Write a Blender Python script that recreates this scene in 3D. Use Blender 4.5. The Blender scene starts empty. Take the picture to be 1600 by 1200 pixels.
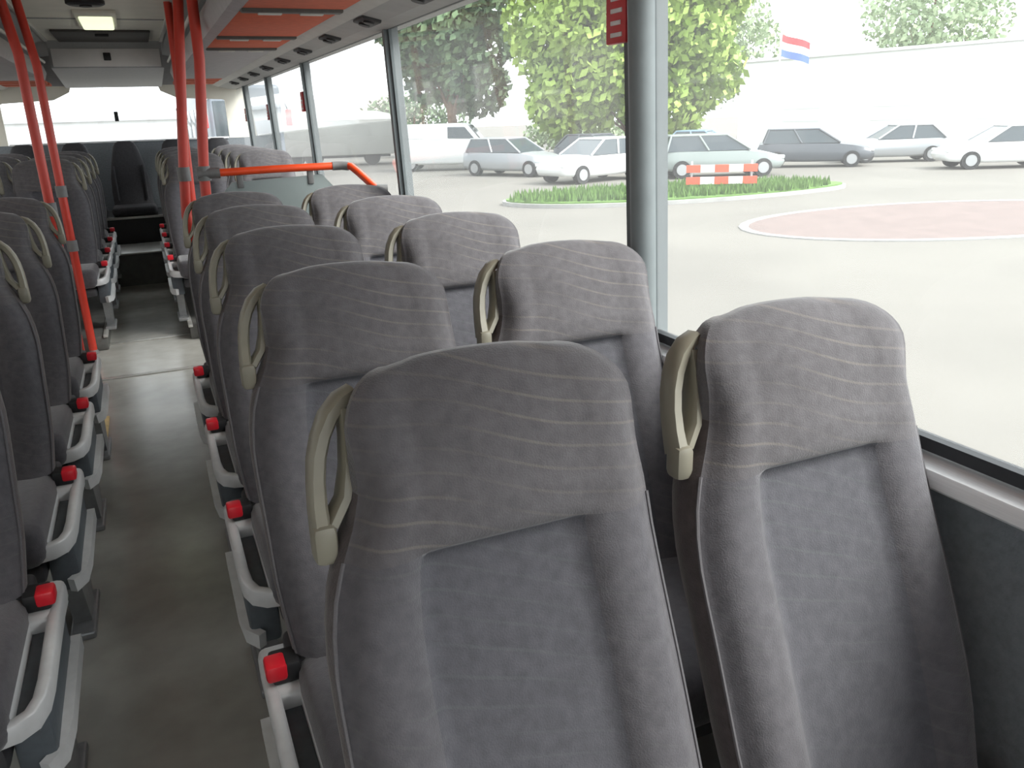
import bpy, bmesh, math, random
from mathutils import Vector, Matrix
random.seed(7)
S = bpy.context.scene
COL = S.collection

# ------------------------------------------------------------------ camera
cam = bpy.data.cameras.new('camera')
cam_ob = bpy.data.objects.new('camera', cam)
COL.objects.link(cam_ob)
F = 1260.0                                   # focal length in pixels of a 1600 px wide frame
a = Vector((212 - 800, 201 - 600, F)).normalized()      # bus axis seen from the camera
roll = 0.033
Yv = -a.z * F / (a.x * roll + a.y)
dn = Vector((roll * Yv, Yv, F)).normalized()            # straight down seen from the camera
xr = dn.cross(a).normalized()
if xr.x < 0: xr = -xr
up = -dn
right_w = Vector((xr.x, a.x, up.x)); down_w = Vector((xr.y, a.y, up.y)); fwd_w = Vector((xr.z, a.z, up.z))
m = Matrix.Identity(4)
for r in range(3):
    m[r][0] = right_w[r]; m[r][1] = -down_w[r]; m[r][2] = -fwd_w[r]
m[0][3], m[1][3], m[2][3] = 0.133, 0.0, 1.42
cam_ob.matrix_world = m
cam.sensor_width = 36.0
cam.lens = 36.0 * F / 1600.0
cam.clip_start = 0.03
cam.clip_end = 500
S.camera = cam_ob

# ------------------------------------------------------------------ world, light, exposure
world = bpy.data.worlds.new('overcast_sky'); S.world = world
world.use_nodes = True
wn = world.node_tree
bg = wn.nodes['Background']
bg.inputs['Color'].default_value = (0.93, 0.97, 1.0, 1)
bg.inputs['Strength'].default_value = 2.9
sun = bpy.data.lights.new('sun', 'SUN'); sun.energy = 6.0; sun.angle = math.radians(30); sun.color = (1, .97, .92)
sun_ob = bpy.data.objects.new('sun', sun); COL.objects.link(sun_ob)
sun_ob.rotation_euler = Vector((-.62, .55, -.80)).to_track_quat('-Z', 'Y').to_euler()     # hazy sun high on the window side, from the front
S.view_settings.view_transform = 'Standard'
S.view_settings.look = 'None'
S.view_settings.gamma = 1
S.view_settings.use_curve_mapping = False
S.view_settings.exposure = 0.2

# ------------------------------------------------------------------ materials
def mat(name, col, rough=0.6, metal=0.0, noise=0.0, scale=40.0, bump=0.0, bscale=200.0, sheen=0.0, spec=0.5, col2=None, emit=None, stretch=None):
    mt = bpy.data.materials.new(name); mt.use_nodes = True
    nt = mt.node_tree; b = nt.nodes['Principled BSDF']
    b.inputs['Base Color'].default_value = (*col, 1)
    b.inputs['Roughness'].default_value = rough
    b.inputs['Metallic'].default_value = metal
    b.inputs['Specular IOR Level'].default_value = spec
    if sheen:
        b.inputs['Sheen Weight'].default_value = sheen
        b.inputs['Sheen Roughness'].default_value = 0.45
    if emit:
        b.inputs['Emission Color'].default_value = (*emit[0], 1); b.inputs['Emission Strength'].default_value = emit[1]
    tc = nt.nodes.new('ShaderNodeTexCoord'); vec = tc.outputs['Object']
    if stretch:
        mp = nt.nodes.new('ShaderNodeMapping'); mp.inputs['Scale'].default_value = stretch
        nt.links.new(vec, mp.inputs['Vector']); vec = mp.outputs['Vector']
    if noise or col2:
        n = nt.nodes.new('ShaderNodeTexNoise'); n.inputs['Scale'].default_value = scale; n.inputs['Detail'].default_value = 4
        nt.links.new(vec, n.inputs['Vector'])
        r = nt.nodes.new('ShaderNodeValToRGB')
        c2 = col2 if col2 else tuple(min(1, c * (1 + noise)) for c in col)
        c1 = col if col2 else tuple(c * (1 - noise) for c in col)
        r.color_ramp.elements[0].position = .3; r.color_ramp.elements[1].position = .7
        r.color_ramp.elements[0].color = (*c1, 1); r.color_ramp.elements[1].color = (*c2, 1)
        nt.links.new(n.outputs['Fac'], r.inputs['Fac']); nt.links.new(r.outputs['Color'], b.inputs['Base Color'])
    if bump:
        n2 = nt.nodes.new('ShaderNodeTexNoise'); n2.inputs['Scale'].default_value = bscale
        nt.links.new(vec, n2.inputs['Vector'])
        bp = nt.nodes.new('ShaderNodeBump'); bp.inputs['Strength'].default_value = bump; bp.inputs['Distance'].default_value = .004
        nt.links.new(n2.outputs['Fac'], bp.inputs['Height']); nt.links.new(bp.outputs['Normal'], b.inputs['Normal'])
    return mt

def velour(name, col, line, amount):
    """seat plush: mottled grey violet pile with thin wavy lines woven in"""
    mt = mat(name, col, rough=.85, noise=.14, scale=55, bump=.25, bscale=420, sheen=.36, spec=.25)
    nt = mt.node_tree; b = nt.nodes['Principled BSDF']
    tc = nt.nodes.new('ShaderNodeTexCoord')
    w = nt.nodes.new('ShaderNodeTexWave'); w.wave_type = 'BANDS'; w.bands_direction = 'Z'
    w.inputs['Scale'].default_value = 11.0; w.inputs['Distortion'].default_value = 5.0
    w.inputs['Detail'].default_value = 0.0; w.inputs['Detail Scale'].default_value = .45
    mp = nt.nodes.new('ShaderNodeMapping'); mp.inputs['Rotation'].default_value = (0, math.radians(-14), 0)
    nt.links.new(tc.outputs['Object'], mp.inputs['Vector']); nt.links.new(mp.outputs['Vector'], w.inputs['Vector'])
    r = nt.nodes.new('ShaderNodeValToRGB')
    r.color_ramp.elements[0].position = .93; r.color_ramp.elements[0].color = (0, 0, 0, 1)
    r.color_ramp.elements[1].position = .995; r.color_ramp.elements[1].color = (amount,) * 3 + (1,)
    nt.links.new(w.outputs['Fac'], r.inputs['Fac'])
    mx = nt.nodes.new('ShaderNodeMixRGB'); mx.inputs['Color2'].default_value = (*line, 1)
    pn_ = nt.nodes.new('ShaderNodeTexNoise'); pn_.inputs['Scale'].default_value = 4.5
    nt.links.new(tc.outputs['Object'], pn_.inputs['Vector'])
    pr = nt.nodes.new('ShaderNodeValToRGB'); pr.color_ramp.elements[0].position = .42; pr.color_ramp.elements[1].position = .62
    nt.links.new(pn_.outputs['Fac'], pr.inputs['Fac'])
    ml = nt.nodes.new('ShaderNodeMath'); ml.operation = 'MULTIPLY'
    nt.links.new(r.outputs['Color'], ml.inputs[0]); nt.links.new(pr.outputs['Color'], ml.inputs[1])
    nt.links.new(ml.outputs['Value'], mx.inputs['Fac'])
    src = b.inputs['Base Color'].links[0].from_socket
    nt.links.new(src, mx.inputs['Color1']); nt.links.new(mx.outputs['Color'], b.inputs['Base Color'])
    return mt

def glass(name, tint, veil=.06):
    mt = bpy.data.materials.new(name); mt.use_nodes = True
    nt = mt.node_tree; nt.nodes.remove(nt.nodes['Principled BSDF'])
    out = nt.nodes['Material Output']
    t = nt.nodes.new('ShaderNodeBsdfTransparent'); t.inputs['Color'].default_value = (*tint, 1)
    g = nt.nodes.new('ShaderNodeBsdfGlossy'); g.inputs['Roughness'].default_value = .03
    fr = nt.nodes.new('ShaderNodeFresnel'); ge = nt.nodes.new('ShaderNodeNewGeometry')                       # same reflectance from either side of the pane
    mr = nt.nodes.new('ShaderNodeMapRange'); mr.inputs['To Min'].default_value = 1.45; mr.inputs['To Max'].default_value = 1 / 1.45
    nt.links.new(ge.outputs['Backfacing'], mr.inputs['Value']); nt.links.new(mr.outputs['Result'], fr.inputs['IOR'])
    mx = nt.nodes.new('ShaderNodeMixShader')
    nt.links.new(fr.outputs['Fac'], mx.inputs['Fac']); nt.links.new(t.outputs[0], mx.inputs[1]); nt.links.new(g.outputs[0], mx.inputs[2])
    dt = nt.nodes.new('ShaderNodeBsdfTranslucent'); dt.inputs['Color'].default_value = (.95, .97, .97, 1)   # milky veil mixed into the pane to imitate glare
    nz = nt.nodes.new('ShaderNodeTexNoise'); nz.inputs['Scale'].default_value = 2.0; nz.inputs['Detail'].default_value = 5
    tcc = nt.nodes.new('ShaderNodeTexCoord'); nt.links.new(tcc.outputs['Object'], nz.inputs['Vector'])
    mq = nt.nodes.new('ShaderNodeMapRange'); mq.inputs['To Min'].default_value = veil * .7; mq.inputs['To Max'].default_value = veil * 1.3
    nt.links.new(nz.outputs['Fac'], mq.inputs['Value'])
    m2 = nt.nodes.new('ShaderNodeMixShader')
    nt.links.new(mq.outputs['Result'], m2.inputs['Fac']); nt.links.new(mx.outputs[0], m2.inputs[1]); nt.links.new(dt.outputs[0], m2.inputs[2])
    nt.links.new(m2.outputs[0], out.inputs['Surface'])
    return mt

M = {}
M['head'] = velour('velour_headrest', (.106, .100, .107), (.26, .225, .19), .30)
M['panel'] = velour('velour_back_panel', (.082, .081, .093), (.17, .21, .19), .10)
M['bolster'] = velour('velour_bolster', (.095, .091, .101), (.19, .21, .19), .10)
M['gusset'] = mat('velour_gusset', (.085, .072, .073), .9, noise=.18, scale=60, bump=.2, bscale=300, sheen=.3, spec=.2)
M['piping'] = mat('piping_cord', (.115, .11, .118), .7, noise=.1, scale=300)
M['shell'] = mat('seat_back_plastic', (.045, .045, .05), .55, noise=.1, scale=90)
M['beige'] = mat('handle_plastic', (.25, .235, .185), .42, noise=.06, scale=25)
M['silver'] = mat('silver_plastic', (.60, .61, .62), .35, metal=.1, noise=.06, scale=30)
M['frame_dark'] = mat('frame_inset', (.085, .10, .115), .5, noise=.1, scale=50)
M['black'] = mat('black_plastic', (.016, .016, .018), .5, noise=.15, scale=60)
M['strap'] = mat('belt_webbing', (.022, .022, .026), .8, noise=.2, scale=300)
M['red_button'] = mat('red_button', (.70, .015, .03), .35, noise=.05)
M['leg'] = mat('leg_steel', (.30, .31, .32), .4, metal=.6, noise=.08)
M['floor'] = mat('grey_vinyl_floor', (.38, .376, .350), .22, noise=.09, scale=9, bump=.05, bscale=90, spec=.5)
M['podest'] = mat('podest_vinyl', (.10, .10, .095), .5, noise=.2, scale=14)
M['nosing'] = mat('aluminium_nosing', (.55, .55, .53), .35, metal=.5, noise=.08)
M['yellow'] = mat('yellow_edge_mark', (.62, .45, .20), .6, noise=.12)
M['wall'] = mat('dark_wall_felt', (.20, .22, .24), .85, noise=.12, scale=70, bump=.15, bscale=250)
M['wall_lower'] = mat('wall_lower_panel', (.14, .15, .165), .8, noise=.1, scale=50)
M['sill'] = mat('brushed_sill', (.86, .87, .88), .28, metal=.0, noise=.05, scale=12, stretch=(40, 1, 40))
M['rubber'] = mat('window_rubber', (.028, .031, .035), .6, noise=.1)
M['post'] = mat('post_cover', (.125, .145, .152), .5, noise=.06, scale=20)
M['post_light'] = mat('post_light_cover', (.20, .228, .236), .45, noise=.05, scale=20)
M['duct'] = mat('duct_plastic', (.34, .335, .33), .6, noise=.06, scale=12)
M['strip'] = mat('duct_strip', (.52, .51, .48), .5, noise=.05, scale=12)
M['vent'] = mat('vent_black', (.03, .03, .032), .55, noise=.1)
M['rack_red'] = mat('rack_red_felt', (.52, .10, .042), .8, noise=.10, scale=30, bump=.1)
M['rack_gap'] = mat('rack_dark_slot', (.085, .08, .075), .6, noise=.1)
M['rack_grey'] = mat('rack_grey', (.33, .31, .32), .55, noise=.07, scale=18)
M['ceil'] = mat('ceiling_laminate', (.80, .775, .69), .65, noise=.05, scale=5)
M['ceil_light'] = mat('rear_header_laminate', (.88, .85, .84), .6, noise=.04, scale=6)
M['ceil_grey'] = mat('rear_header_grey', (.42, .425, .435), .6, noise=.05)
M['lamp'] = mat('lamp_lens', (.8, .82, .65), .4, emit=((.92, 1.0, .66), .9))
M['pole'] = mat('red_pole_paint', (.56, .045, .026), .35, noise=.05, scale=20)
M['rail'] = mat('orange_rail_paint', (.78, .075, .018), .35, noise=.05, scale=20)
M['clamp'] = mat('grey_clamp', (.16, .16, .16), .5, noise=.1)
M['screen'] = mat('partition_grey', (.235, .275, .275), .5, noise=.05, scale=8)
M['sign_red'] = mat('hammer_box_red', (.62, .03, .035), .45, noise=.08)
M['white'] = mat('white_paint', (.80, .80, .79), .45, noise=.04)
M['glass'] = glass('tinted_window_glass', (.93, .955, .95))
M['bench_dark'] = mat('bench_dark_cloth', (.05, .05, .056), .85, noise=.15, scale=60)
# outside
M['ground'] = mat('concrete_yard', (.155, .145, .128), .9, noise=.10, scale=.35)
M['brick_yard'] = mat('reddish_paving', (.165, .125, .115), .9, noise=.10, scale=3)
M['kerb'] = mat('kerb_concrete', (.33, .33, .32), .9, noise=.1, scale=5)
M['grass'] = mat('lawn', (.075, .155, .030), .9, col2=(.13, .24, .05), scale=6)
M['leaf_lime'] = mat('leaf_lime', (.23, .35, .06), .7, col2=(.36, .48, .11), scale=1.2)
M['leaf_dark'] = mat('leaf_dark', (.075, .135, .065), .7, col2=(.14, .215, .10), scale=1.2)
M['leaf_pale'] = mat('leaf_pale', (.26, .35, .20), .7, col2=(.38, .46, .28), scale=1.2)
M['bark'] = mat('bark', (.20, .12, .08), .9, noise=.3, scale=8)
M['hall'] = mat('hall_white_sheet', (.82, .83, .83), .6, noise=.02, scale=2)
M['hall_trim'] = mat('hall_trim', (.55, .57, .60), .6, noise=.04)
M['car_white'] = mat('car_white', (.78, .80, .80), .25, noise=.02)
M['car_silver'] = mat('car_silver', (.42, .44, .46), .3, metal=.4, noise=.03)
M['car_dark'] = mat('car_dark', (.09, .10, .115), .25, noise=.05)
M['car_green'] = mat('car_greygreen', (.26, .30, .29), .3, noise=.04)
M['car_blue'] = mat('car_blue', (.20, .30, .38), .3, noise=.04)
M['car_glass'] = mat('car_glass', (.05, .065, .075), .12, noise=.05)
M['tyre'] = mat('tyre', (.025, .025, .027), .8, noise=.1)
M['hub'] = mat('hub', (.45, .46, .47), .35, metal=.6, noise=.05)
M['lamp_clear'] = mat('headlamp', (.7, .72, .72), .2, noise=.03)
M['bar_red'] = mat('barrier_red', (.80, .12, .06), .5, noise=.05)
M['flag_red'] = mat('flag_red', (.65, .05, .06), .8, noise=.05)
M['flag_blue'] = mat('flag_blue', (.08, .14, .42), .8, noise=.05)
M['trailer'] = mat('trailer_grey', (.36, .36, .34), .6, noise=.04, scale=2)
M['house'] = mat('pale_house_wall', (.52, .48, .41), .8, noise=.05, scale=2)
M['house_roof'] = mat('house_roof', (.30, .26, .23), .8, noise=.1, scale=3)
M['added_wall'] = mat('pinkish_grey_wall', (.40, .375, .355), .9, noise=.1, scale=6)
M['coach'] = mat('coach_blue_grey', (.20, .23, .27), .4, noise=.04, scale=2)
M['window_dark'] = mat('house_window', (.10, .115, .13), .2, noise=.05)

# ------------------------------------------------------------------ mesh helpers
class MB:
    def __init__(s): s.v = []; s.f = []
    def add(s, vs, fs):
        o = len(s.v); s.v += [tuple(p) for p in vs]; s.f += [tuple(i + o for i in q) for q in fs]; return s
    def box(s, x0, x1, y0, y1, z0, z1):
        vs = [(x, y, z) for z in (z0, z1) for y in (y0, y1) for x in (x0, x1)]
        return s.add(vs, [(0, 2, 3, 1), (4, 5, 7, 6), (0, 1, 5, 4), (2, 6, 7, 3), (0, 4, 6, 2), (1, 3, 7, 5)])
    def rbox(s, x0, x1, y0, y1, z0, z1, r=.01, seg=2):
        bm = bmesh.new(); bmesh.ops.create_cube(bm, size=1)
        for v in bm.verts:
            v.co = Vector(((x0 + x1) / 2 + v.co.x * (x1 - x0), (y0 + y1) / 2 + v.co.y * (y1 - y0), (z0 + z1) / 2 + v.co.z * (z1 - z0)))
        r = min(r, .49 * min(x1 - x0, y1 - y0, z1 - z0))
        bmesh.ops.bevel(bm, geom=bm.edges[:], offset=r, segments=seg, profile=.5, affect='EDGES')
        bm.verts.index_update()
        s.add([v.co[:] for v in bm.verts], [[v.index for v in f.verts] for f in bm.faces]); bm.free(); return s
    def prism(s, poly, axis, lo, hi):
        n = len(poly); vs = []
        for t in (lo, hi):
            for p, q in poly:
                vs.append({'x': (t, p, q), 'y': (p, t, q), 'z': (p, q, t)}[axis])
        fs = [tuple(range(n)), tuple(range(2 * n - 1, n - 1, -1))]
        for i in range(n): j = (i + 1) % n; fs.append((j, i, n + i, n + j))
        return s.add(vs, fs)
    def sweep(s, path, prof, ref=(0, 0, 1), closed=False, cap=True, scales=None):
        """profile (list of 2d points: side, up) swept along path"""
        P = [Vector(p) for p in path]; n = len(prof); vs = []; k = len(P)
        for i, p in enumerate(P):
            if closed: t = P[(i + 1) % k] - P[i - 1]
            else: t = P[min(i + 1, k - 1)] - P[max(i - 1, 0)]
            t.normalize(); rf = Vector(ref)
            if abs(t.dot(rf)) > .97: rf = Vector((0, 1, 0)) if abs(t.y) < .9 else Vector((1, 0, 0))
            side = t.cross(rf).normalized(); upv = side.cross(t).normalized()
            sc = scales[i] if scales else 1
            for q in prof: vs.append(p + side * q[0] * sc + upv * q[1] * sc)
        fs = []
        for i in range(k if closed else k - 1):
            j = (i + 1) % k
            for q in range(n): fs.append((i * n + q, i * n + (q + 1) % n, j * n + (q + 1) % n, j * n + q))
        if cap and not closed: fs += [tuple(range(n - 1, -1, -1)), tuple(range((k - 1) * n, k * n))]
        return s.add(vs, fs)
    def tube(s, path, r, n=10, scales=None):
        return s.sweep(path, [(r * math.cos(2 * math.pi * i / n), r * math.sin(2 * math.pi * i / n)) for i in range(n)], scales=scales)
    def xform(s, M4):
        s.v = [tuple(M4 @ Vector(p)) for p in s.v]; return s
    def mirror(s):
        s.v = [(-x, y, z) for x, y, z in s.v]; s.f = [tuple(reversed(q)) for q in s.f]; return s
    def build(s, name, m, parent=None, smooth=True, angle=40, kind=None, label=None):
        me = bpy.data.meshes.new(name); me.from_pydata(s.v, [], s.f); me.validate()
        bm = bmesh.new(); bm.from_mesh(me); bmesh.ops.delete(bm, geom=[v for v in bm.verts if not v.link_faces], context='VERTS'); bmesh.ops.recalc_face_normals(bm, faces=bm.faces[:])
        if smooth:
            for f in bm.faces: f.smooth = True
            for e in bm.edges:
                if len(e.link_faces) == 2 and e.calc_face_angle(0) > math.radians(angle): e.smooth = False
        bm.to_mesh(me); bm.free()
        me.materials.append(M[m] if isinstance(m, str) else m)
        o = bpy.data.objects.new(name, me); COL.objects.link(o)
        if parent: o.parent = parent
        if kind: o['kind'] = kind
        if label: o['label'] = label
        return o
def thing(name, label, cat, loc=(0, 0, 0), rz=0, group=None):
    o = bpy.data.objects.new(name, None); COL.objects.link(o); o.empty_display_size = .1
    o.location = loc; o.rotation_euler = (0, 0, rz); tag(o, label, cat, group); return o
def tag(o, label, cat, group=None):
    o['label'] = label; o['category'] = cat
    if group: o['group'] = group
    return o
def struct(o, label=None, cat=None):
    o['kind'] = 'structure'
    if label: o['label'] = label
    if cat: o['category'] = cat
    return o
KIDS = {}
def dup(root, loc, label, group=None, rz=None):
    def cp(o, par):
        c = o.copy(); COL.objects.link(c); c.parent = par
        for ch in [q for q in COL.objects if q.parent is o]: cp(ch, c)
        return c
    c = cp(root, None); c.location = loc; c['label'] = label
    if rz is not None: c.rotation_euler = (0, 0, rz)
    if group: c['group'] = group
    return c
def lerp(tab, t):
    if t <= tab[0][0]: return tab[0][1]
    for (a0, b0), (a1, b1) in zip(tab, tab[1:]):
        if t <= a1:
            q = (t - a0) / (a1 - a0); q = q * q * (3 - 2 * q) if len(tab) > 2 else q
            return b0 + (b1 - b0) * q
    return tab[-1][1]
def lin(tab, t):
    if t <= tab[0][0]: return tab[0][1]
    for (a0, b0), (a1, b1) in zip(tab, tab[1:]):
        if t <= a1: return b0 + (b1 - b0) * (t - a0) / (a1 - a0)
    return tab[-1][1]
def sst(a0, b0, t):
    t = max(0, min(1, (t - a0) / (b0 - a0))); return t * t * (3 - 2 * t)

# ------------------------------------------------------------------ bus shell
XW = 1.25                                     # inside wall below the windows
Y0, Y1 = -3.2, 10.05                          # front and rear of the saloon
ZS, ZT = .861, 1.812                          # window sill, window top
TILT = .034                                   # the side glazing leans inwards
def wx(z): return XW + .005 - TILT * (z - ZS)

fl = MB(); fl.box(-1.31, 1.31, Y0, 9.12, -.08, 0)
struct(fl.build('floor', 'floor', smooth=False), 'worn grey vinyl floor of the bus aisle', 'floor')
# aisle joints
for i, y in enumerate((5.2, 6.1)):
    struct(MB().rbox(-.30, .30, y - .02, y + .02, 0, .006, .003).build('trim_%d' % (i + 1), 'nosing'), 'thin metal joint strip across the aisle floor')
for k, sx in enumerate((-1, 1)):
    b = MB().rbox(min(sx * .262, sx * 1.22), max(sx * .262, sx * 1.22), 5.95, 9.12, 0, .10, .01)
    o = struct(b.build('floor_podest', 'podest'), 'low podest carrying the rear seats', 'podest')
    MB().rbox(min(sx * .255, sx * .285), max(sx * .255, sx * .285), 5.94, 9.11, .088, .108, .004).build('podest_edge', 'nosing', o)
pf = MB().box(-.26, .26, 8.42, 9.12, -.06, .30); pf.box(-1.31, 1.31, 9.12, Y1, -.06, .30)
pf = struct(pf.build('floor_platform', 'podest', smooth=False), 'raised floor platform at the rear of the aisle', 'platform')
MB().rbox(-.26, .26, 8.40, 9.115, .295, .312, .006).build('platform_tread', 'nosing', pf)

DOOR = (4.50, 5.72)
def side_wall(sx, side):
    w = struct(bpy.data.objects.new('wall_' + side, None), 'bus side wall under the %s windows' % side, 'wall'); COL.objects.link(w)
    lo, hi = sorted((sx * XW, sx * (XW + .06)))
    spans = [(Y0, Y1)] if sx > 0 else [(Y0, DOOR[0]), (DOOR[1], Y1)]
    for ya, yb in spans: MB().box(lo, hi, ya, yb, -.06, ZS - .02).build('wall_panel', 'wall', w, smooth=False)
    # kicker panel: slightly proud
    lo, hi = sorted((sx * (XW - .012), sx * (XW + .01)))
    for ya, yb in spans: MB().rbox(lo, hi, ya, yb, 0.0, .30, .006).build('heater_panel', 'wall_lower', w)
    lo, hi = sorted((sx * (XW - .022), sx * (XW + .05)))
    for ya, yb in spans: MB().prism([(sx * x, z) for x, z in ((XW + .05, ZS - .034), (XW - .034, ZS - .034), (XW - .04, ZS - .028), (XW - .04, ZS - .010), (XW - .036, ZS - .002), (XW - .006, ZS + .010), (XW + .05, ZS + .012))], 'y', ya, yb).build('window_sill', 'sill', w)
    # upper rail over the windows
    lo, hi = sorted((sx * (wx(ZT) - .008), sx * (XW + .06)))
    MB().box(lo, hi, Y0, Y1, ZT, ZT + .5).build('roof_rail', 'duct', w, smooth=False)
    return w
WR = side_wall(1, 'right'); WL = side_wall(-1, 'left')
dr = struct(bpy.data.objects.new('door_1', None), 'glazed double door in the left wall', 'door'); COL.objects.link(dr)
for ya, yb in ((DOOR[0], (DOOR[0] + DOOR[1]) / 2), ((DOOR[0] + DOOR[1]) / 2, DOOR[1])):
    f = MB()
    for y in (ya + .025, yb - .025): f.box(-1.28, -1.24, y - .025, y + .025, 0, ZS)
    f.box(-1.28, -1.24, ya + .05, yb - .05, 0, .08); f.box(-1.28, -1.24, ya + .05, yb - .05, ZS - .06, ZS)
    lf_ = f.build('door_leaf', 'post', dr, smooth=False)
    MB().add([(-1.26, ya + .05, .08), (-1.26, yb - .05, .08), (-1.26, yb - .05, ZS - .06), (-1.26, ya + .05, ZS - .06)], [(0, 1, 2, 3)]).build('door_pane', 'glass', lf_, smooth=False)


POSTS = [-1.9, -.2, 1.716, 3.78, 5.85, 7.57, 9.2]
ends = [Y0] + POSTS + [Y1 - .05]
def post(sx, y, w0, w1, n, side):
    """a window post: dark rubber edged cover and a lighter half round strip"""
    p = struct(bpy.data.objects.new('trim_%d' % n, None), 'grey window post on the %s wall' % side, 'window post'); COL.objects.link(p)
    zb, zt = ZS + .01, ZT + .02
    def slab(y_a, y_b, d0, d1):
        vs = []
        for z in (zb, zt):
            for (xx, yy) in ((wx(z) - d0, y_a), (wx(z) - d0, y_b), (wx(z) + d1, y_b), (wx(z) + d1, y_a)):
                vs.append((sx * xx, yy, z))
        return MB().add(vs, [(0, 1, 2, 3), (7, 6, 5, 4), (0, 4, 5, 1), (1, 5, 6, 2), (2, 6, 7, 3), (3, 7, 4, 0)])
    slab(y - w0, y + w1, .012, .03).build('post_cover', 'post', p, smooth=False)
    return p, slab
n = 3
for sx, side in ((1, 'right'), (-1, 'left')):
    for y in POSTS:
        wide = abs(y - 1.716) < .01
        w0, w1 = (.06, .06) if wide else (.055, .055)
        p, slab = post(sx, y, w0, w1, n, side); n += 1
        if wide or sx < 0:
            # lighter half round pillar in front of the cover
            prof = [(.034 * math.cos(t), .030 * math.sin(t)) for t in [2 * math.pi * i / 16 for i in range(16)]]
            path = [(sx * (wx(z) - .022), y - .035, z) for z in (ZS + .01, ZT + .02)]
            MB().sweep(path, prof, ref=(0, 1, 0)).build('round_cover', 'post_light', p)
        else:
            MB().sweep([(sx * (wx(z) - .012), y - .03, z) for z in (ZS + .01, ZT + .02)], [(-.018, -.012), (.018, -.012), (.018, .012), (-.018, .012)], ref=(0, 1, 0)).build('post_ridge', 'post', p)
wn_ = 1
for sx, side in ((1, 'right'), (-1, 'left')):
    for ya, yb in zip(ends, ends[1:]):
        vs = []
        za, zb = ZS, ZT + .02
        vs = [(sx * wx(za), ya, za), (sx * wx(za), yb, za), (sx * wx(zb), yb, zb), (sx * wx(zb), ya, zb)]
        g = MB().add(vs, [(0, 1, 2, 3)]).build('window_%d' % wn_, 'glass', None, smooth=False)
        struct(g, 'tinted side window pane of the %s wall' % side, 'window'); wn_ += 1
        # rubber seal all round the pane, proud to the inside
        r = MB()
        def bar(p0, p1):
            r.sweep([p0, p1], [(-.011, -.012), (.011, -.012), (.011, .012), (-.011, .012)], ref=(1, 0, 0))
        e = .006
        bar((sx * (wx(za + .028) - e), ya, za + .028), (sx * (wx(za + .028) - e), yb, za + .028))
        bar((sx * (wx(ZT) - e), ya, ZT), (sx * (wx(ZT) - e), yb, ZT))
        r.build('window_seal', 'rubber', g, smooth=False)

# emergency hammer boxes on the posts of the right wall
for i, (y, z, lab) in enumerate(((1.785, 1.675, 'red emergency hammer label with white lettering beside the nearest window post'),
                                 (5.95, 1.56, 'small red emergency hammer label on the third window post'),
                                 (7.66, 1.52, 'small red emergency hammer label on the fourth window post'),
                                 (9.29, 1.52, 'small red emergency hammer label on the farthest window post'))):
    h = .20 if i == 0 else .13
    t = thing('hammer_label', lab, 'sign', (wx(z) - .015, y, z), 0, 'emergency hammer labels')
    MB().rbox(-.012, .006, -.045, .045, -h / 2, h / 2 + (.05 if i == 0 else 0), .004).build('plate', 'sign_red', t)
    for k in range(7 if i == 0 else 3):
        z0 = -h / 2 + .014 + k * .026
        MB().rbox(-.0145, -.011, -.030 + .006 * (k % 2), .020, z0, z0 + .010, .001, 1).build('lettering', 'white', t)

# air ducts above the windows with black nozzles
for sx, side in ((1, 'right'), (-1, 'left')):
    lab = 'grey air duct with black nozzles above the %s windows' % side
    d = thing('air_duct', lab, 'duct', (0, 0, 0))
    poly = [(sx * x, z) for x, z in ((1.205, 1.798), (1.13, 1.806), (1.01, 1.834), (.975, 1.855), (.975, 1.93), (1.205, 1.93))]
    MB().prism(poly, 'y', Y0, 9.95).build('duct_body', 'duct', d, smooth=False)
    MB().prism([(sx * x, z) for x, z in ((1.03, 1.826), (.965, 1.850), (.96, 1.860), (.965, 1.87), (1.03, 1.842))], 'y', Y0, 9.95).build('edge_strip', 'strip', d, smooth=False)
    y = 2.1
    while y < 9.5:
        zc = 1.793
        nz = MB()
        nz.rbox(-.04, .04, -.085, .085, -.006, .012, .005)
        nz.xform(Matrix.Translation((sx * 1.08, y, 1.812)) @ Matrix.Rotation(sx * math.radians(15), 4, 'Y'))
        o = nz.build('air_nozzle', 'vent', d)
        for q in (-.04, .04):
            k = MB().tube([(0, q, -.014), (0, q, -.002)], .024, 12)
            k.xform(Matrix.Translation((sx * 1.08, y, 1.812)) @ Matrix.Rotation(sx * math.radians(15), 4, 'Y')).build('nozzle_ring', 'black', o)
        y += .74

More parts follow.
